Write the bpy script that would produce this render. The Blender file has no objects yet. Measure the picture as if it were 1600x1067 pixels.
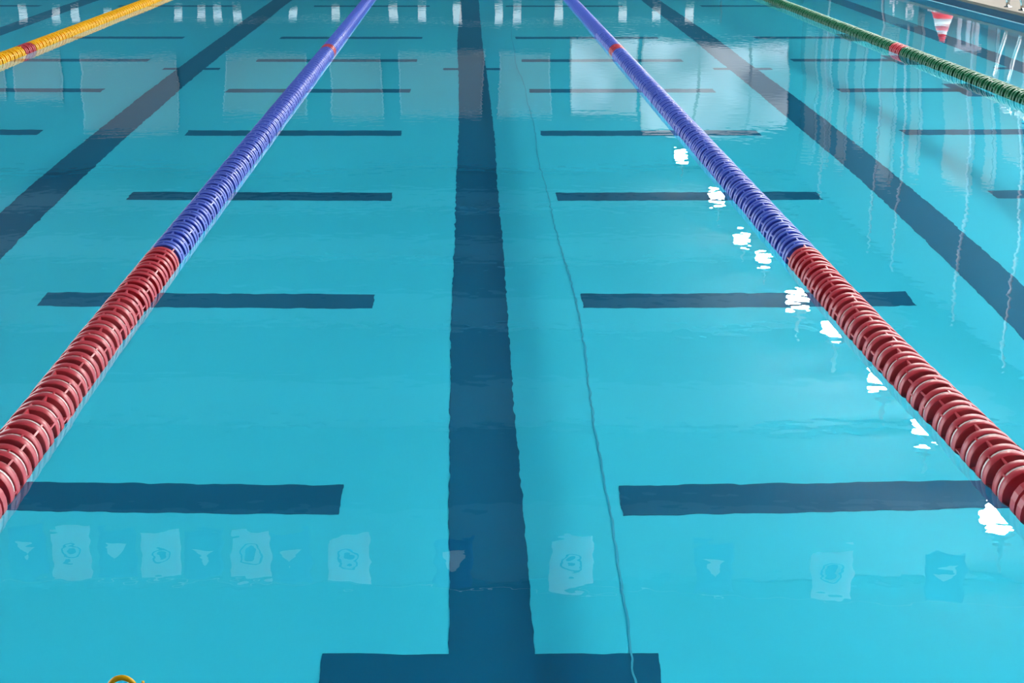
import bpy, bmesh, math, random
from math import pi, sin, cos, radians as R
random.seed(7)
S = bpy.context.scene
COL = S.collection
# ---------------------------------------------------------------- camera
cam_d = bpy.data.cameras.new('camera')
cam = bpy.data.objects.new('camera', cam_d); COL.objects.link(cam)
cam_d.sensor_width = 36.0
cam_d.lens = 3152.6 / 1600 * 36
cam_d.shift_x = (800 - 724) / 1600
cam_d.clip_end = 300
cam.location = (0, 0, 1.444)
cam.rotation_euler = (R(90 - 12.88), 0, 0)
S.camera = cam
# ---------------------------------------------------------------- world, exposure
W = bpy.data.worlds.new('world'); S.world = W; W.use_nodes = True
W.node_tree.nodes['Background'].inputs[0].default_value = (.7, .85, 1, 1)
W.node_tree.nodes['Background'].inputs[1].default_value = 0.4
S.view_settings.view_transform = 'Standard'
S.view_settings.look = 'None'
S.view_settings.exposure = 0.0
S.view_settings.gamma = 1.0
S.view_settings.use_curve_mapping = False
S.cycles.max_bounces = 14
S.cycles.transmission_bounces = 10
S.cycles.diffuse_bounces = 5
S.cycles.glossy_bounces = 5
S.cycles.caustics_refractive = True
S.cycles.caustics_reflective = True
S.cycles.blur_glossy = 0.0
S.cycles.sample_clamp_indirect = 80.0

STRIP_LIGHT = 31.5      # added unseen ceiling strip, stands in for the row of lamps
LAMP = 300.0
FILL_R = 2.0          # added unseen fill panels on the right and left walls
FILL_L = 4.6

# ---------------------------------------------------------------- materials
def mat(name, color, rough=.5, spec=.5, noise=None, emit=None, bump=None, coat=0, metal=0):
    m = bpy.data.materials.new(name); m.use_nodes = True
    nt = m.node_tree; b = nt.nodes['Principled BSDF']
    b.inputs['Base Color'].default_value = (*color, 1)
    b.inputs['Roughness'].default_value = rough
    b.inputs['Specular IOR Level'].default_value = spec
    b.inputs['Metallic'].default_value = metal
    b.inputs['Coat Weight'].default_value = coat
    tc = nt.nodes.new('ShaderNodeTexCoord')
    if noise:
        sc, amt = noise
        n = nt.nodes.new('ShaderNodeTexNoise'); n.inputs['Scale'].default_value = sc
        n.inputs['Detail'].default_value = 3
        nt.links.new(tc.outputs['Object'], n.inputs['Vector'])
        mx = nt.nodes.new('ShaderNodeMix'); mx.data_type = 'RGBA'
        mx.inputs[6].default_value = (*[c * (1 - amt) for c in color], 1)
        mx.inputs[7].default_value = (*[min(1, c * (1 + amt)) for c in color], 1)
        nt.links.new(n.outputs['Fac'], mx.inputs[0]); nt.links.new(mx.outputs[2], b.inputs['Base Color'])
    if emit:
        b.inputs['Emission Color'].default_value = (*emit[0], 1)
        b.inputs['Emission Strength'].default_value = emit[1]
    return m

def water_mat():
    m = bpy.data.materials.new('clear_pool_water'); m.use_nodes = True
    nt = m.node_tree; nt.nodes.clear()
    out = nt.nodes.new('ShaderNodeOutputMaterial')
    g = nt.nodes.new('ShaderNodeBsdfGlass'); g.inputs['IOR'].default_value = 1.333
    g.inputs['Roughness'].default_value = 0.0
    nt.links.new(g.outputs[0], out.inputs[0]); normal_users = [g]
    tc = nt.nodes.new('ShaderNodeTexCoord')
    def layer(scale, amp, sx, sy, detail=1.0, off=0.0):
        mp = nt.nodes.new('ShaderNodeMapping')
        mp.inputs['Scale'].default_value = (sx, sy, 1)
        mp.inputs['Location'].default_value = (off, off * 1.7, off * .3)
        nt.links.new(tc.outputs['Object'], mp.inputs[0])
        n = nt.nodes.new('ShaderNodeTexNoise'); n.inputs['Scale'].default_value = scale
        n.inputs['Detail'].default_value = detail
        nt.links.new(mp.outputs[0], n.inputs['Vector'])
        mu = nt.nodes.new('ShaderNodeMath'); mu.operation = 'MULTIPLY'; mu.inputs[1].default_value = amp
        nt.links.new(n.outputs['Fac'], mu.inputs[0])
        return mu
    def add(a, b_):
        s = nt.nodes.new('ShaderNodeMath'); s.operation = 'ADD'
        nt.links.new(a.outputs[0], s.inputs[0]); nt.links.new(b_.outputs[0], s.inputs[1]); return s
    h = layer(WAVES[0][0], WAVES[0][1], WAVES[0][2], WAVES[0][3])
    for k, w in enumerate(WAVES[1:]):
        h = add(h, layer(*w, off=3.7 * (k + 1)))
    # patches of livelier ripples between calm areas
    rip = layer(3.5, RIPPLE, 1, 2.2, 2.0, 9.1)
    msk = nt.nodes.new('ShaderNodeTexNoise'); msk.inputs['Scale'].default_value = .22
    mp = nt.nodes.new('ShaderNodeMapping'); mp.inputs['Scale'].default_value = (.5, 1.4, 1)
    nt.links.new(tc.outputs['Object'], mp.inputs[0]); nt.links.new(mp.outputs[0], msk.inputs['Vector'])
    ra = nt.nodes.new('ShaderNodeMapRange'); ra.inputs[1].default_value = .52; ra.inputs[2].default_value = .68
    nt.links.new(msk.outputs['Fac'], ra.inputs[0])
    mm = nt.nodes.new('ShaderNodeMath'); mm.operation = 'MULTIPLY'
    nt.links.new(rip.outputs[0], mm.inputs[0]); nt.links.new(ra.outputs[0], mm.inputs[1])
    h = add(h, mm)
    bp = nt.nodes.new('ShaderNodeBump'); bp.inputs['Strength'].default_value = 1.0
    bp.inputs['Distance'].default_value = 1.0
    nt.links.new(h.outputs[0], bp.inputs['Height'])
    for u in normal_users: nt.links.new(bp.outputs[0], u.inputs['Normal'])
    return m
# scale, height in metres, x stretch, y stretch
WAVES = [(9.0, .00036, 1.3, .9), (.8, .014, 1, .2), (2.0, .0005, 1, .5), (24.0, .00004, 1, 1)]
RIPPLE = .0007

M = dict(
    tile=mat('pale_blue_pool_tile', (.060, .75, .90), .9, .05, noise=(.9, .03)),
    navy=mat('navy_tile', (.003, .135, .25), .9, .05, noise=(1.2, .05)),
    navyband=mat('navy_waterline_tile', (.006, .045, .10), .3, noise=(3, .2)),
    seam=mat('grout_seam', (.04, .50, .66), .8),
    deck=mat('beige_deck_tile', (.165, .135, .10), .6, noise=(6, .12)),
    wall=mat('blue_hall_wall', (.010, .10, .15), .8, noise=(.5, .1)),
    ceil=mat('dark_blue_hall_ceiling', (.006, .045, .065), .9, noise=(.4, .1)),
    ceilpanel=mat('pale_ceiling_panel', (.05, .13, .16), .9),
    red=mat('red_plastic', (.54, .045, .062), .36, .35, noise=(40, .08)),
    blue=mat('blue_plastic', (.080, .125, .54), .36, .4, noise=(40, .08)),
    yellow=mat('yellow_plastic', (1.0, .50, .003), .38, .3, noise=(40, .05)),
    green=mat('green_plastic', (.009, .13, .05), .36, .35, noise=(40, .08)),
    foam=mat('off_white_foam', (.80, .70, .65), .4, .5, noise=(60, .15)),
    steel=mat('stainless_steel', (.62, .62, .6), .22, metal=1, noise=(9, .05)),
    white=mat('white_paint', (.75, .77, .78), .5, noise=(5, .04)),
    grey=mat('grey_plastic', (.28, .29, .33), .5, noise=(5, .1)),
    flagw=mat('white_flag_cloth', (.8, .8, .8), .8, noise=(12, .05)),
    flagb=mat('navy_flag_cloth', (.02, .06, .28), .8, noise=(12, .1)),
    conered=mat('cone_red', (.75, .02, .03), .4, noise=(12, .1)),
    housing=mat('lamp_housing', (.3, .3, .3), .5, noise=(5, .1)),
    lens=mat('lamp_lens', (.9, .9, .9), .4, emit=((1, .97, .92), LAMP), noise=(5, .02)),
    fill_r=mat('added_fill_right', (.8, .8, .8), .5, emit=((.93, .97, 1), FILL_R), noise=(5, .02)),
    fill_l=mat('added_fill_left', (.8, .8, .8), .5, emit=((.93, .97, 1), FILL_L), noise=(5, .02)),
    board=mat('teal_board', (.06, .20, .24), .7, noise=(5, .1)),
    lip=mat('pale_gutter_lip', (.45, .70, .78), .5, noise=(5, .05)),
    strip=mat('added_strip_light', (.8, .8, .8), .5, emit=((.93, .97, 1), STRIP_LIGHT), noise=(5, .02)),
    pane_b=mat('daylight_pane', (.06, .06, .06), .5, emit=((.80, .93, 1), .60), noise=(3, .1)),
    pane_m=mat('curtained_pane', (.06, .07, .08), .5, emit=((.75, 1, 1), .065), noise=(3, .1)),
    pane_d=mat('shaded_pane', (.05, .07, .08), .5, emit=((.8, .95, 1), .03), noise=(3, .1)),
    frame=mat('window_frame', (.25, .28, .3), .6, noise=(5, .05)),
)
M['water'] = water_mat()
# the bright far windows look out on a patchy scene
nt = M['pane_b'].node_tree; tcn = nt.nodes.new('ShaderNodeTexCoord'); nz = nt.nodes.new('ShaderNodeTexNoise'); nz.inputs['Scale'].default_value = .55
nz.inputs['Detail'].default_value = 1.0
nt.links.new(tcn.outputs['Object'], nz.inputs['Vector'])
mr = nt.nodes.new('ShaderNodeMapRange'); mr.inputs[1].default_value = .38; mr.inputs[2].default_value = .62; mr.inputs[3].default_value = .24; mr.inputs[4].default_value = .68
nt.links.new(nz.outputs['Fac'], mr.inputs[0]); nt.links.new(mr.outputs[0], nt.nodes['Principled BSDF'].inputs['Emission Strength'])

# ---------------------------------------------------------------- helpers
def tag(o, label=None, cat=None, group=None, kind=None):
    if label: o['label'] = label
    if cat: o['category'] = cat
    if group: o['group'] = group
    if kind: o['kind'] = kind
    return o
def link(name, me, parent=None, mats=()):
    o = bpy.data.objects.new(name, me); COL.objects.link(o)
    for m in mats: me.materials.append(m)
    if parent: o.parent = parent
    return o
def empty(name, loc=(0, 0, 0), rz=0):
    o = bpy.data.objects.new(name, None); COL.objects.link(o)
    o.location = loc; o.rotation_euler = (0, 0, rz); o.empty_display_size = .1
    return o
def mesh(name, v, f, smooth=False, mi=None):
    me = bpy.data.meshes.new(name); me.from_pydata(v, [], f)
    if mi: me.polygons.foreach_set('material_index', mi)
    if smooth: me.polygons.foreach_set('use_smooth', [True] * len(me.polygons))
    me.update(); return me
class MB:
    def __init__(s): s.v = []; s.f = []
    def box(s, x0, y0, z0, x1, y1, z1):
        n = len(s.v)
        s.v += [(x, y, z) for x in (x0, x1) for y in (y0, y1) for z in (z0, z1)]
        s.f += [tuple(n + i for i in q) for q in ((0, 1, 3, 2), (4, 6, 7, 5), (0, 4, 5, 1), (2, 3, 7, 6), (0, 2, 6, 4), (1, 5, 7, 3))]
        return s
    def lathe(s, prof, c=(0, 0, 0), axis='z', seg=32, closed=False, a0=0, a1=2 * pi, rot=None):
        """prof = [(r, h)]; revolve about an axis; closed joins last to first profile point"""
        n = len(s.v); full = abs((a1 - a0) - 2 * pi) < 1e-6; ns = seg if full else seg + 1
        for i in range(ns):
            a = a0 + (a1 - a0) * i / seg
            for r, h in prof:
                p = (r * cos(a), r * sin(a), h) if axis == 'z' else ((r * sin(a), h, r * cos(a)))
                s.v.append((p[0] + c[0], p[1] + c[1], p[2] + c[2]))
        m = len(prof); k = m if closed else m - 1
        for i in range(seg):
            j = (i + 1) % ns
            for q in range(k):
                q2 = (q + 1) % m
                s.f.append((n + i * m + q, n + j * m + q, n + j * m + q2, n + i * m + q2))
        if not full and closed:
            s.f.append(tuple(n + q for q in range(m)))
            s.f.append(tuple(n + (ns - 1) * m + q for q in reversed(range(m))))
        return s
    def tube(s, pts, r, seg=10):
        from mathutils import Vector
        n0 = len(s.v); P = [Vector(p) for p in pts]
        for i, p in enumerate(P):
            t = (P[min(i + 1, len(P) - 1)] - P[max(i - 1, 0)]).normalized()
            u = t.cross(Vector((0, 0, 1)))
            if u.length < .05: u = t.cross(Vector((0, 1, 0)))
            u.normalize(); w = t.cross(u)
            rr = r[i] if isinstance(r, (list, tuple)) else r
            for k in range(seg):
                a = 2 * pi * k / seg
                s.v.append(tuple(p + u * cos(a) * rr + w * sin(a) * rr))
        for i in range(len(P) - 1):
            for k in range(seg):
                k2 = (k + 1) % seg
                s.f.append((n0 + i * seg + k, n0 + i * seg + k2, n0 + (i + 1) * seg + k2, n0 + (i + 1) * seg + k))
        s.f.append(tuple(n0 + k for k in range(seg)))
        s.f.append(tuple(n0 + (len(P) - 1) * seg + k for k in reversed(range(seg))))
        return s
    def build(s, name, m, parent=None, smooth=False):
        me = mesh(name, s.v, s.f, smooth)
        bm = bmesh.new(); bm.from_mesh(me); bmesh.ops.recalc_face_normals(bm, faces=bm.faces); bm.to_mesh(me); bm.free()
        if smooth:
            me.polygons.foreach_set('use_smooth', [True] * len(me.polygons))
        return link(name, me, parent, [m])
def struct(name, mb, m, parent=None):
    o = mb.build(name, m, parent)
    if not parent: o['kind'] = 'structure'
    return o

# ---------------------------------------------------------------- pool basin
PX0, PX1, PY0, PY1, D = -14.8, 5.765, 3.05, 53.2, 1.955
DK = .11
pool_floor = struct('pool_floor', MB().box(PX0, PY0, -D - .2, PX1, PY1, -D), M['tile'])
pool_floor['label'] = 'pale turquoise tiled pool bottom seen through the water'
pool_walls = {}
for nm, b in dict(pool_wall_right=(PX1, PY0 - .3, -D - .2, PX1 + .3, PY1 + .3, DK - .03), pool_wall_left=(PX0 - .3, PY0 - .3, -D - .2, PX0, PY1 + .3, DK - .03),
                  pool_wall_far=(PX0, PY1, -D - .2, PX1, PY1 + .3, DK - .03), pool_wall_near=(PX0, PY0 - .3, -D - .2, PX1, PY0, DK - .03)).items():
    pool_walls[nm] = struct(nm, MB().box(*b), M['tile'])
struct('tile_band', MB().box(PX1 - .008, PY0, -.03, PX1, PY1, DK - .03), M['navyband'], pool_walls['pool_wall_right'])
struct('gutter_lip', MB().box(PX1 - .023, PY0, -.02, PX1 - .009, PY1, .005), M['lip'], pool_walls['pool_wall_right'])
struct('tile_band', MB().box(PX0, PY1 - .008, -.03, PX1, PY1, DK - .03), M['navyband'], pool_walls['pool_wall_far'])

LC = [-5.02, -2.42, .078, 2.50, 5.0]
ZT = -D + .004
for i, x in enumerate(LC):
    m = MB().box(x - .126, 5.53 if i in (1, 2, 3) else 8, -D, x + .126, 51, ZT)
    m.build('lane_marking', M['navy'], pool_floor)
    MB().box(x - .26, 18.0, -D, x + .26, 18.17, ZT + .001).build('distance_marking', M['navy'], pool_floor)
for x in LC[1:4]:
    MB().box(x - .49, 5.28, -D, x + .49, 5.53, ZT).build('end_marking', M['navy'], pool_floor)
RC = [-6.17, -3.672, -1.172, 1.292, 3.80]
for k in (0, 1, 2, 3, 4, 5, 6, 8):
    y = 6.618 + 2.447 * k
    for j, x in enumerate(RC):
        if j == 0 and k < 5: continue
        if j == 1 and k < 1: continue
        b = MB().box(x - .75, y - .125, -D, (x + .75) if j < 4 else 4.05, y + .125, ZT)
        if j == 4: b.box(3.97, y - .45, -D, 4.19, y + .45, ZT)
        b.build('cross_marking', M['navy'], pool_floor)
# seam in the floor tiles
sm = MB(); y = PY0
while y < 22:
    x = .50 + .012 * sin(y * .9) + .006 * sin(y * 2.3); x2 = .50 + .012 * sin((y + .4) * .9) + .006 * sin((y + .4) * 2.3)
    n = len(sm.v); w = .003
    sm.v += [(x - w, y, ZT + .002), (x + w, y, ZT + .002), (x2 + w, y + .4, ZT + .002), (x2 - w, y + .4, ZT + .002)]
    sm.f.append((n, n + 1, n + 2, n + 3)); y += .4
sm.build('floor_seam', M['seam'], pool_floor)

water = MB(); water.v = [(PX0 + .001, PY0, 0), (PX1 - .024, PY0, 0), (PX1 - .024, PY1 - .009, 0), (PX0 + .001, PY1 - .009, 0)]; water.f = [(0, 1, 2, 3)]
w = water.build('pool_water', M['water'])
tag(w, 'clear turquoise swimming pool water reflecting the hall windows and lamps', 'water', kind='stuff')

# ---------------------------------------------------------------- deck
struct('deck_right', MB().box(PX1 - .02, -6, DK - .03, 10, 60, DK), M['deck'])
struct('deck_left', MB().box(-16.5, -6, DK - .03, PX0 + .02, 60, DK), M['deck'])
struct('deck_near', MB().box(PX0 + .02, -6, DK - .03, PX1 - .02, PY0 + .02, DK), M['deck'])
struct('deck_far', MB().box(PX0 + .02, PY1 - .02, DK - .03, PX1 - .02, 60, DK), M['deck'])

# ---------------------------------------------------------------- hall shell
HZ = 7.0
struct('wall_right', MB().box(10, -6, -.2, 10.2, 61, HZ), M['wall'])
struct('wall_left', MB().box(-16.7, -6, -.2, -16.5, 61, HZ), M['wall'])
struct('wall_far', MB().box(-16.5, 60, -.2, 10, 60.2, HZ), M['wall'])
struct('wall_near', MB().box(-16.5, -6.2, -.2, 10, -6, HZ), M['wall'])
struct('ceiling', MB().box(-16.5, -6, HZ, 10, 60, HZ + .2), M['ceil'])
STRIP = (6.95, 0.0, 7.75, 21.5)
def window(n, frame, pane, fm, pm):
    o = MB().box(*frame).build('window_%d' % n, M[fm]); o['kind'] = 'structure'
    MB().box(*pane).build('pane', M[pm], o)
    return o
window(1, (STRIP[0] - .1, STRIP[1], HZ - .02, STRIP[2] + .1, STRIP[3] + .1, HZ), (STRIP[0], STRIP[1], HZ - .04, STRIP[2], STRIP[3], HZ - .021), 'frame', 'strip')  # unseen glowing strip added for the lamp row's light and rope shadows
window(2, (9.95, -4, 1.0, 10, 34, 6.7), (9.93, -3.9, 1.1, 9.949, 33.9, 6.6), 'frame', 'fill_r')  # unseen glowing panel added on the right wall to light the pool
window(3, (-16.5, -4, 1.2, -16.45, 58, 6.7), (-16.449, -3.9, 1.3, -16.43, 57.9, 6.6), 'frame', 'fill_l')  # unseen glowing panel added along the left wall for more even light
n = 4
FW = [(-14.83, -13.6, 3.67, 4.8, 'm'), (-13.28, -11.95, 3.67, 4.9, 'm'), (-11.31, -8.53, 3.67, 5.95, 'm'), (-7.03, -4.64, 3.58, 5.37, 'm'),
      (-3.88, -2.46, 3.71, 5.34, 'm'), (-1.89, 0.57, 3.58, 5.28, 'm'), (1.08, 2.55, 3.63, 5.37, 'm'), (3.19, 5.14, 3.15, 5.28, 'b'),
      (5.32, 6.90, 3.22, 5.85, 'b'), (6.98, 8.42, 3.22, 5.85, 'b'), (8.50, 9.57, 3.22, 5.85, 'b')]
for x0, x1, z0, z1, k in FW:
    window(n, (x0 - .04, 59.95, z0 - .04, x1 + .04, 60, z1 + .04), (x0, 59.93, z0, x1, 59.949, z1), 'frame', 'pane_' + k)
    n += 1
# tall side windows between slim white columns
for y0, y1, z0, z1, k in [(36, 37.2, .6, 3.6, 'd'), (37.9, 38.5, 1.0, 4.2, 'm'), (39.6, 41.8, .8, 4.6, 'd'), (44.2, 45.0, 1.4, 4.9, 'd'), (46.8, 48.2, 2.0, 5.4, 'm'),
                          (50.4, 51.4, 2.2, 5.2, 'd'), (52.6, 53.6, 2.4, 5.8, 'm'), (54.9, 56.2, 2.6, 6.0, 'm'), (57.2, 58.9, 2.8, 6.2, 'd')]:
    window(n, (9.95, y0 - .04, z0 - .04, 10, y1 + .04, z1 + .04), (9.93, y0, z0, 9.949, y1, z1), 'frame', 'pane_' + k)
    n += 1
for i, y in enumerate((35.2, 38.9, 44.7, 47.4, 54.4)):
    o = MB().lathe([(.028, DK), (.028, 6.2), (.028, HZ)], (9.75, y, 0), seg=16).build('trim_%d' % (i + 1), M['grey'], smooth=True); o['kind'] = 'structure'
for i, (y0, y1) in enumerate([(23.5, 26.5), (30.8, 33.6), (38, 41), (45.2, 48.2), (52.4, 55.4)]):
    o = MB().box(-16.4, y0, HZ - .05, 8.8, y1, HZ).build('ceiling_panel', M['ceilpanel']); o['kind'] = 'structure'

# ---------------------------------------------------------------- ceiling lamps
LP = [(6.18, 56.9, 'farthest lamp of the row'), (6.31, 49.75, 'second lamp from the far end of the row'), (6.11, 43.91, 'third lamp from the far end of the row'),
      (6.2, 41.28, 'fourth lamp from the far end of the row'), (6.19, 36.83, 'middle lamp of the nine in the row'), (6.46, 34.51, 'fourth lamp from the near end of the row'),
      (6.58, 30.87, 'third lamp from the near end of the row'), (6.60, 27.93, 'second lamp from the near end of the row'), (6.58, 23.75, 'nearest lamp of the row')]
proto = None
for (x, y, ll), ks in zip(LP, (.75, .85, .75, .7, .9, 1.0, 1.1, .9, 1.0)):
    if proto is None:
        proto = empty('ceiling_lamp', (x, y, 6.34))
        MB().lathe([(.03, .66), (.03, .22), (.1, .2), (.24, .02), (.25, .0), (.23, .01), (.09, .18), (.0, .18)], seg=24).build('lamp_housing', M['housing'], proto, True)
        MB().lathe([(.225, .015), (.25, -.08), (.21, -.20), (.12, -.27), (.0, -.29)], seg=24).build('lamp_lens', M['lens'], proto, True)
        r = proto
    else:
        r = proto.copy(); COL.objects.link(r); r.location = (x, y, 6.34)
        for ch in list(proto.children):
            c = ch.copy(); COL.objects.link(c); c.parent = r
    r.scale = (ks, ks, ks)
    tag(r, 'glowing ceiling lamp, ' + ll, 'lamp', 'ceiling lamps in a row over the right lane')

# ---------------------------------------------------------------- lane ropes
PITCH = .147; RR = .0705
def disc_mesh(seg=44, ribs=5):
    b = MB()
    for s_ in (-1, 1):
        y0, y1 = (.0115 * s_, .0478 * s_)
        ym = (y0 + y1) / 2; w = abs(y1 - y0) / 2
        prof = [(RR - .0015, ym - w), (RR - .0002, ym - w + .002), (RR, ym), (RR - .0002, ym + w - .002), (RR - .0015, ym + w), (RR - .0045, ym + w), (RR - .0045, ym - w)]
        b.lathe(prof, axis='y', seg=seg, closed=True)
        # web disc from hub to ring
        yw = .030 * s_
        b.lathe([(.033, yw - .002), (RR - .004, yw - .002), (RR - .004, yw + .002), (.033, yw + .002)], axis='y', seg=seg, closed=True)
    b.lathe([(.034, -PITCH / 2), (.034, PITCH / 2)], axis='y', seg=24)
    def rib(a, y0, y1, r0, r1, t=.0025):
        n = len(b.v); ca, sa = cos(a), sin(a)
        for r in (r0, r1):
            for y in (y0, y1):
                for d in (-t, t):
                    b.v.append((r * sa + d * ca, y, r * ca - d * sa))
        b.f.extend([tuple(n + i for i in q) for q in ((0, 1, 3, 2), (4, 6, 7, 5), (0, 4, 5, 1), (2, 3, 7, 6), (0, 2, 6, 4), (1, 5, 7, 3))])
    for i in range(ribs):
        a = 2 * pi * i / ribs
        rib(a, -.0125, .0125, .050, RR - .001)
        rib(a + .35, .0475, PITCH - .0475, .034, RR - .001)
    return b
def foam_mesh(ribs=6):
    b = MB()
    b.lathe([(.0345, -.012), (.062, -.009), (.0665, -.006), (.0665, .006), (.062, .009), (.040, .014), (.040, .050), (.055, .062), (.0605, .0735), (.055, .085), (.040, .096), (.0345, .098)], axis='y', seg=32, closed=True)
    return b
dm, fm_ = disc_mesh(), foam_mesh()
def obj_mesh(b, name, m, smooth_angle=False):
    me = mesh(name, b.v, b.f, False)
    bm = bmesh.new(); bm.from_mesh(me); bmesh.ops.recalc_face_normals(bm, faces=bm.faces); bm.to_mesh(me); bm.free()
    me.materials.append(m)
    try: me.shade_auto_smooth
    except Exception: pass
    return me
DISC = {}
for c in ('red', 'blue', 'yellow', 'green'):
    me = obj_mesh(dm, 'float_disc_' + c, M[c])
    me.polygons.foreach_set('use_smooth', [True] * len(me.polygons))
    bm = bmesh.new(); bm.from_mesh(me)
    for e in bm.edges:
        if len(e.link_faces) == 2 and e.calc_face_angle(0) > R(40): e.smooth = False
    bm.to_mesh(me); bm.free()
    DISC[c] = me
FOAM = obj_mesh(fm_, 'foam_core', M['foam'])
low = MB()
for s_ in (-1, 1):
    ym = .0275 * s_; w = .019
    low.lathe([(RR, ym - w), (RR, ym + w), (.04, ym + w), (.04, ym - w)], axis='y', seg=24, closed=True)
low.lathe([(.041, -PITCH / 2), (.041, PITCH / 2)], axis='y', seg=12)

def lift(Y):      # the rope rises to its wall anchor at the near end
    return .005 * max(0, (5.8 - Y)) ** 1.4
def drift(Y, k=1):     # and swings a little to the right there
    return k * .018 * max(0, (6.2 - Y))
def lane_rope(x, base, first_red, mark, mark_n, y_in, y_out, label, marklabel):
    root = empty('lane_rope', (x, PY0, ZR))
    tag(root, label, 'lane rope', 'lane ropes across the pool')
    N = int((PY1 - PY0 - .2) / PITCH)
    off = (7.66 - PY0) % PITCH
    rest = {}
    cnt = 0
    for i in range(N):
        yc = off + PITCH * (i + .5); Y = PY0 + yc
        c = base
        if first_red and Y < 7.66: c = 'red'
        if abs(Y - mark) < PITCH * mark_n / 2: c = 'red'
        if y_in < Y < y_out and cnt < 100:
            cnt += 1
            wob = random.uniform(-.0012, .0012)
            if first_red or True:
                o = bpy.data.objects.new('float_disc', DISC[c]); COL.objects.link(o); o.parent = root
                o.location = (wob + drift(Y, .6 if x < 0 else 1.25), yc, lift(Y)); o.rotation_euler = (random.uniform(-.012, .012), random.uniform(0, 6.28), random.uniform(-.012, .012))
                if c != base or first_red: o['label'] = c + ' plastic float disc'
                if Y < 6.7:
                    q = bpy.data.objects.new('foam_core', FOAM); COL.objects.link(q); q.parent = o; q['label'] = 'off-white foam'
        else:
            rest.setdefault(c, []).append(yc)
    v = []; f = []; mi = []; mats = []
    for k, (c, ys) in enumerate(rest.items()):
        mats.append(M[c])
        for yc in ys:
            n0 = len(v)
            v += [(p[0] + drift(PY0 + yc, .6 if x < 0 else 1.25), p[1] + yc, p[2] + lift(PY0 + yc)) for p in low.v]
            f += [tuple(q + n0 for q in ff) for ff in low.f]; mi += [k] * len(low.f)
    me = mesh('float_discs', v, f, True, None)
    me.polygons.foreach_set('use_smooth', [False] * len(me.polygons))
    o = link('distant_float_disc', me, root, mats); me.polygons.foreach_set('material_index', mi)
    o['kind'] = 'stuff'
    MB().tube([(drift(PY0 + q * .25 + .02, .6 if x < 0 else 1.25), q * .25 + .02, lift(PY0 + q * .25 + .02)) for q in range(13)] + [(0, PY1 - PY0 - .02, 0)], .004, 8).build('steel_cable', M['steel'], root)
    return root
ZR = .002
lane_rope(-1.162, 'blue', True, 17.35, 2, 4.6, 27, 'lane rope left of the middle lane, pink-red near end then blue discs', '')
lane_rope(1.318, 'blue', True, 17.35, 3, 4.6, 27, 'lane rope right of the middle lane, dark red near end then blue discs', '')
lane_rope(-3.775, 'yellow', False, 17.4, 3, 14.5, 27, 'yellow disc lane rope with one dark red band, at the upper left', '')
lane_rope(3.76, 'green', False, 17.4, 3, 12.0, 27, 'green disc lane rope with one red band, at the upper right', '')

# ---------------------------------------------------------------- backstroke flags
def flag_mesh(seed, w=.2, h=.245, lean=.0):
    rnd = random.Random(seed); nx, nz = 8, 8; v = []; f = []; t = .0012
    ph = rnd.uniform(0, 6)
    for side in (0, 1):
        for j in range(nz + 1):
            for i in range(nx + 1):
                u = i / nx - .5; q = j / nz
                x = u * w * (1 - .04 * q) + lean * q
                y = .012 * q * sin(u * 5 + ph) + (t if side else 0)
                z = -q * h + (.02 * q * (u + .2) * -1)
                v.append((x, y, z))
    K = (nx + 1) * (nz + 1)
    for j in range(nz):
        for i in range(nx):
            a = j * (nx + 1) + i
            f.append((a, a + 1, a + nx + 2, a + nx + 1)); f.append((K + a, K + a + nx + 1, K + a + nx + 2, K + a + 1))
    ring = [i for i in range(nx + 1)] + [j * (nx + 1) + nx for j in range(1, nz + 1)] + [nz * (nx + 1) + i for i in range(nx - 1, -1, -1)] + [j * (nx + 1) for j in range(nz - 1, 0, -1)]
    for a, b in zip(ring, ring[1:] + ring[:1]): f.append((a, K + a, K + b, b))
    return v, f
def emblem(parent, kind):
    if kind == 'w':
        b = MB()
        b.lathe([(.040, -.004), (.048, -.004), (.048, -.001), (.040, -.001)], (0, -.004, -.13), axis='y', seg=28, closed=True)
        b.lathe([(0.0, -.004), (.024, -.004), (.024, -.001), (0, -.001)], (0, -.004, -.135), axis='y', seg=20)
        o = b.build('crest', M['flagb'], parent); o['label'] = 'dark round crest'
    else:
        b = MB(); n = 0
        b.v = [(-.05, -.012, -.17), (.05, -.012, -.17), (0, -.012, -.085), (-.05, -.016, -.17), (.05, -.016, -.17), (0, -.016, -.085)]
        b.f = [(0, 1, 2), (5, 4, 3), (0, 3, 4, 1), (1, 4, 5, 2), (2, 5, 3, 0)]
        o = b.build('emblem', M['flagw'], parent); o['label'] = 'white triangular emblem'
NF = [(-2.12, 1.82, 'b'), (-1.9, 1.83, 'w'), (-1.67, 1.83, 'b'), (-1.45, 1.84, 'w'), (-1.24, 1.84, 'b'), (-1.01, 1.845, 'w'), (-0.82, 1.85, 'b'), (-0.54, 1.86, 'w'),
      (-0.04, 1.88, 'b'), (0.52, 1.90, 'w'), (1.2, 1.92, 'b'), (1.77, 1.95, 'w'), (2.3, 1.97, 'b')]
wn = ['far left white flag of the near line', 'second white flag from the left', 'third white flag from the left', 'white flag left of the middle lane line',
      'white flag right of the middle lane line', 'far right white flag of the near line']
bn = ['far left navy flag', 'second navy flag from the left', 'third navy flag from the left', 'fourth navy flag from the left', 'navy flag over the middle lane line',
      'second navy flag from the right', 'far right navy flag']
iw = ib = 0
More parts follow.
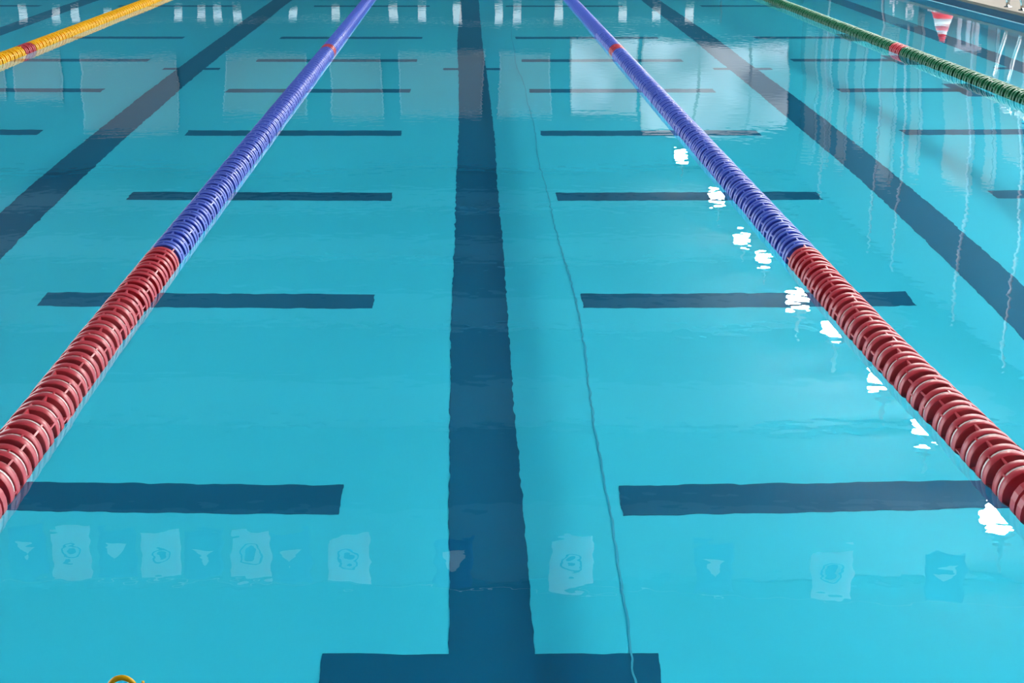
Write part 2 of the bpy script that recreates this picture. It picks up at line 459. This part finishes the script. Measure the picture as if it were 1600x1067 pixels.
for k, (x, z, c) in enumerate(NF):
    v, f = flag_mesh(k, w=.2 if c == 'w' else .19)
    o = link('backstroke_flag', mesh('backstroke_flag', v, f, True), None, [M['flagw' if c == 'w' else 'flagb']])
    o.location = (x, 9.2, z - .012); emblem(o, c)
    if c == 'w':
        tag(o, 'white backstroke flag with dark round crest, ' + wn[iw], 'flag', 'backstroke flags over the near end'); iw += 1
    else:
        tag(o, 'navy backstroke flag with pale triangular emblem, ' + bn[ib], 'flag', 'backstroke flags over the near end'); ib += 1
st = MB().tube([(PX0 - .27, 9.2, 1.78)] + [(x, 9.2, z + .001) for x, z, _ in NF] + [(PX1 + .27, 9.2, 2.05)], .0008, 6).build('bunting_rope', M['white'])
tag(st, 'thin white cord carrying the backstroke flags over the near end', 'cord')
FF = [-10.36, -9.58, -9.13, -8.37, -6.72, -6.16, -5.78, -5.33, -3.99, -3.0, -1.64, -0.99, -0.14, 0.83, 1.28, 2.23, 3.75, 4.55, 5.32]
v, f = flag_mesh(99, .2, .3)
fme = mesh('backstroke_flag', v, f, True); fme.materials.append(M['flagw'])
for x in FF:
    o = bpy.data.objects.new('backstroke_flag', fme); COL.objects.link(o); o.location = (x, 48, 1.78)
    tag(o, 'small plain white backstroke flag over the far end of the pool', 'flag', 'backstroke flags over the far end')
st = MB().tube([(PX0 - .27, 48, 1.795), (PX1 + .27, 48, 1.795)], .005, 6).build('bunting_rope', M['white'])
tag(st, 'thin white cord carrying the backstroke flags over the far end', 'cord')
for x, y, zt in ((PX1 + .3, 9.2, 2.05), (PX1 + .3, 48, 1.795), (PX0 - .3, 9.2, 1.78), (PX0 - .3, 48, 1.795)):
    o = MB().lathe([(.08, DK), (.08, DK + .015), (.022, DK + .02), (.022, zt + .02), (0, zt + .03)], (x, y, 0), seg=14).build('flag_post', M['steel'], smooth=True)
    tag(o, 'slim steel post holding the ' + ('near' if y < 20 else 'far') + ' flag cord on the ' + ('right' if x > 0 else 'left') + ' deck', 'post')

# ---------------------------------------------------------------- striped traffic cone on the right deck
cone = empty('traffic_cone', (5.95, 25.3, DK))
MB().box(-.16, -.16, 0, .16, .16, .025).build('base', M['white'], cone)
hts = [(.025, .145), (.11, .115), (.19, .090), (.26, .070), (.30, .058), (.385, .032)]
for (z0, r0), (z1, r1), c in zip(hts, hts[1:], ['conered', 'white', 'conered', 'white', 'conered']):
    o = MB().lathe([(r0, z0), (r1, z1), (r1 - .008, z1), (r0 - .008, z0)], seg=28, closed=True).build('stripe', M[c], cone, True)
    o['label'] = 'red stripe' if c == 'conered' else 'white stripe'
tag(cone, 'small red and white striped cone standing at the right pool edge', 'cone')

# ---------------------------------------------------------------- blue notice boards with white letters, right deck
def board(x, y, z, letters, label):
    r = empty('notice_board', (x, y, DK))
    MB().box(-.17, .0, .1, .17, .03, 1.25).build('panel', M['board'], r)
    for sx in (-.12, .12): MB().box(sx - .015, 0, 0, sx + .015, .03, .1).build('leg', M['steel'], r)
    for k, ch in enumerate(letters):
        cu = bpy.data.curves.new('letter', 'FONT'); cu.body = ch; cu.size = .24; cu.extrude = .003; cu.align_x = 'CENTER'; cu.offset = .006
        tmp = bpy.data.objects.new('tmp', cu); COL.objects.link(tmp)
        me = bpy.data.meshes.new_from_object(tmp, depsgraph=bpy.context.evaluated_depsgraph_get())
        bpy.data.objects.remove(tmp)
        me.materials.clear()
        o = link('letter', me, r, [M['white']]); o.rotation_euler = (R(90), 0, 0); o.location = (0, -.004, z - k * .2)
    tag(r, label, 'sign')
board(8.42, 39.9, .78, 'INC', 'teal board with white letters on the right deck, the one farther from the cone')
board(8.80, 40.2, .86, 'DEO', 'teal board with white letters on the right deck, the one nearer the cone')

# ---------------------------------------------------------------- white chair behind the cone
ch = empty('deck_chair', (7.7, 30.5, DK), R(20))
MB().box(-.24, -.24, .40, .24, .24, .44).build('seat', M['grey'], ch)
for sx in (-1, 1):
    for sy in (-1, 1): MB().tube([(sx * .21, sy * .21, .4), (sx * .24, sy * .25, 0)], .016, 8).build('leg', M['grey'], ch)
bk = MB()
for sx in (-.16, 0, .16): bk.box(sx - .03, .22, .44, sx + .03, .25, .92)
bk.box(-.24, .215, .90, .24, .255, .98); bk.build('backrest', M['grey'], ch)
tag(ch, 'grey slat-backed chair with grey seat beside the striped cone', 'chair')

# ---------------------------------------------------------------- pool ladder rails
lad = empty('pool_ladder', (5.85, 21.71, DK))
for yy in (-.29, .29):
    pts = [(0.02, yy, 0), (.015, yy, .06), (-.01, yy, .16), (-.05, yy, .32), (-.09, yy, .5), (-.07, yy, .7), (.02, yy, .83), (.16, yy, .87), (.32, yy, .84), (.42, yy, .74), (.46, yy, .6), (.47, yy, .3), (.47, yy, 0)]
    MB().tube(pts, .021, 12).build('handrail', M['steel'], lad, True)
    for fx in (.02, .47):
        MB().lathe([(.0, .012), (.04, .012), (.045, 0)], (fx, yy, 0), seg=18).build('floor_flange', M['steel'], lad)
tag(lad, 'stainless steel pool ladder rails bolted to the right deck edge', 'ladder')

# ---------------------------------------------------------------- yellow strap loop at the near edge
lp = empty('strap_loop', (-.549, 3.04, DK))
pts = [(-.0235, 0, .008), (-.0245, 0, .03)]
for k in range(17):
    a = pi * k / 16
    pts.append((-.0245 * cos(a), .0, .055 + .030 * sin(a)))
pts += [(.0245, 0, .03), (.0235, 0, .008)]
MB().tube(pts, .0045, 10).build('loop', M['yellow'], lp, True)
MB().tube([(.0345, .0, .008), (.0355, 0, .05), (.034, 0, .079)], [.004, .004, .0025], 10).build('buckle_tab', M['yellow'], lp, True)
MB().box(-.035, -.01, 0, .04, .012, .012).build('base', M['grey'], lp)
tag(lp, 'small yellow plastic loop poking up at the bottom left edge of the pool', 'loop')
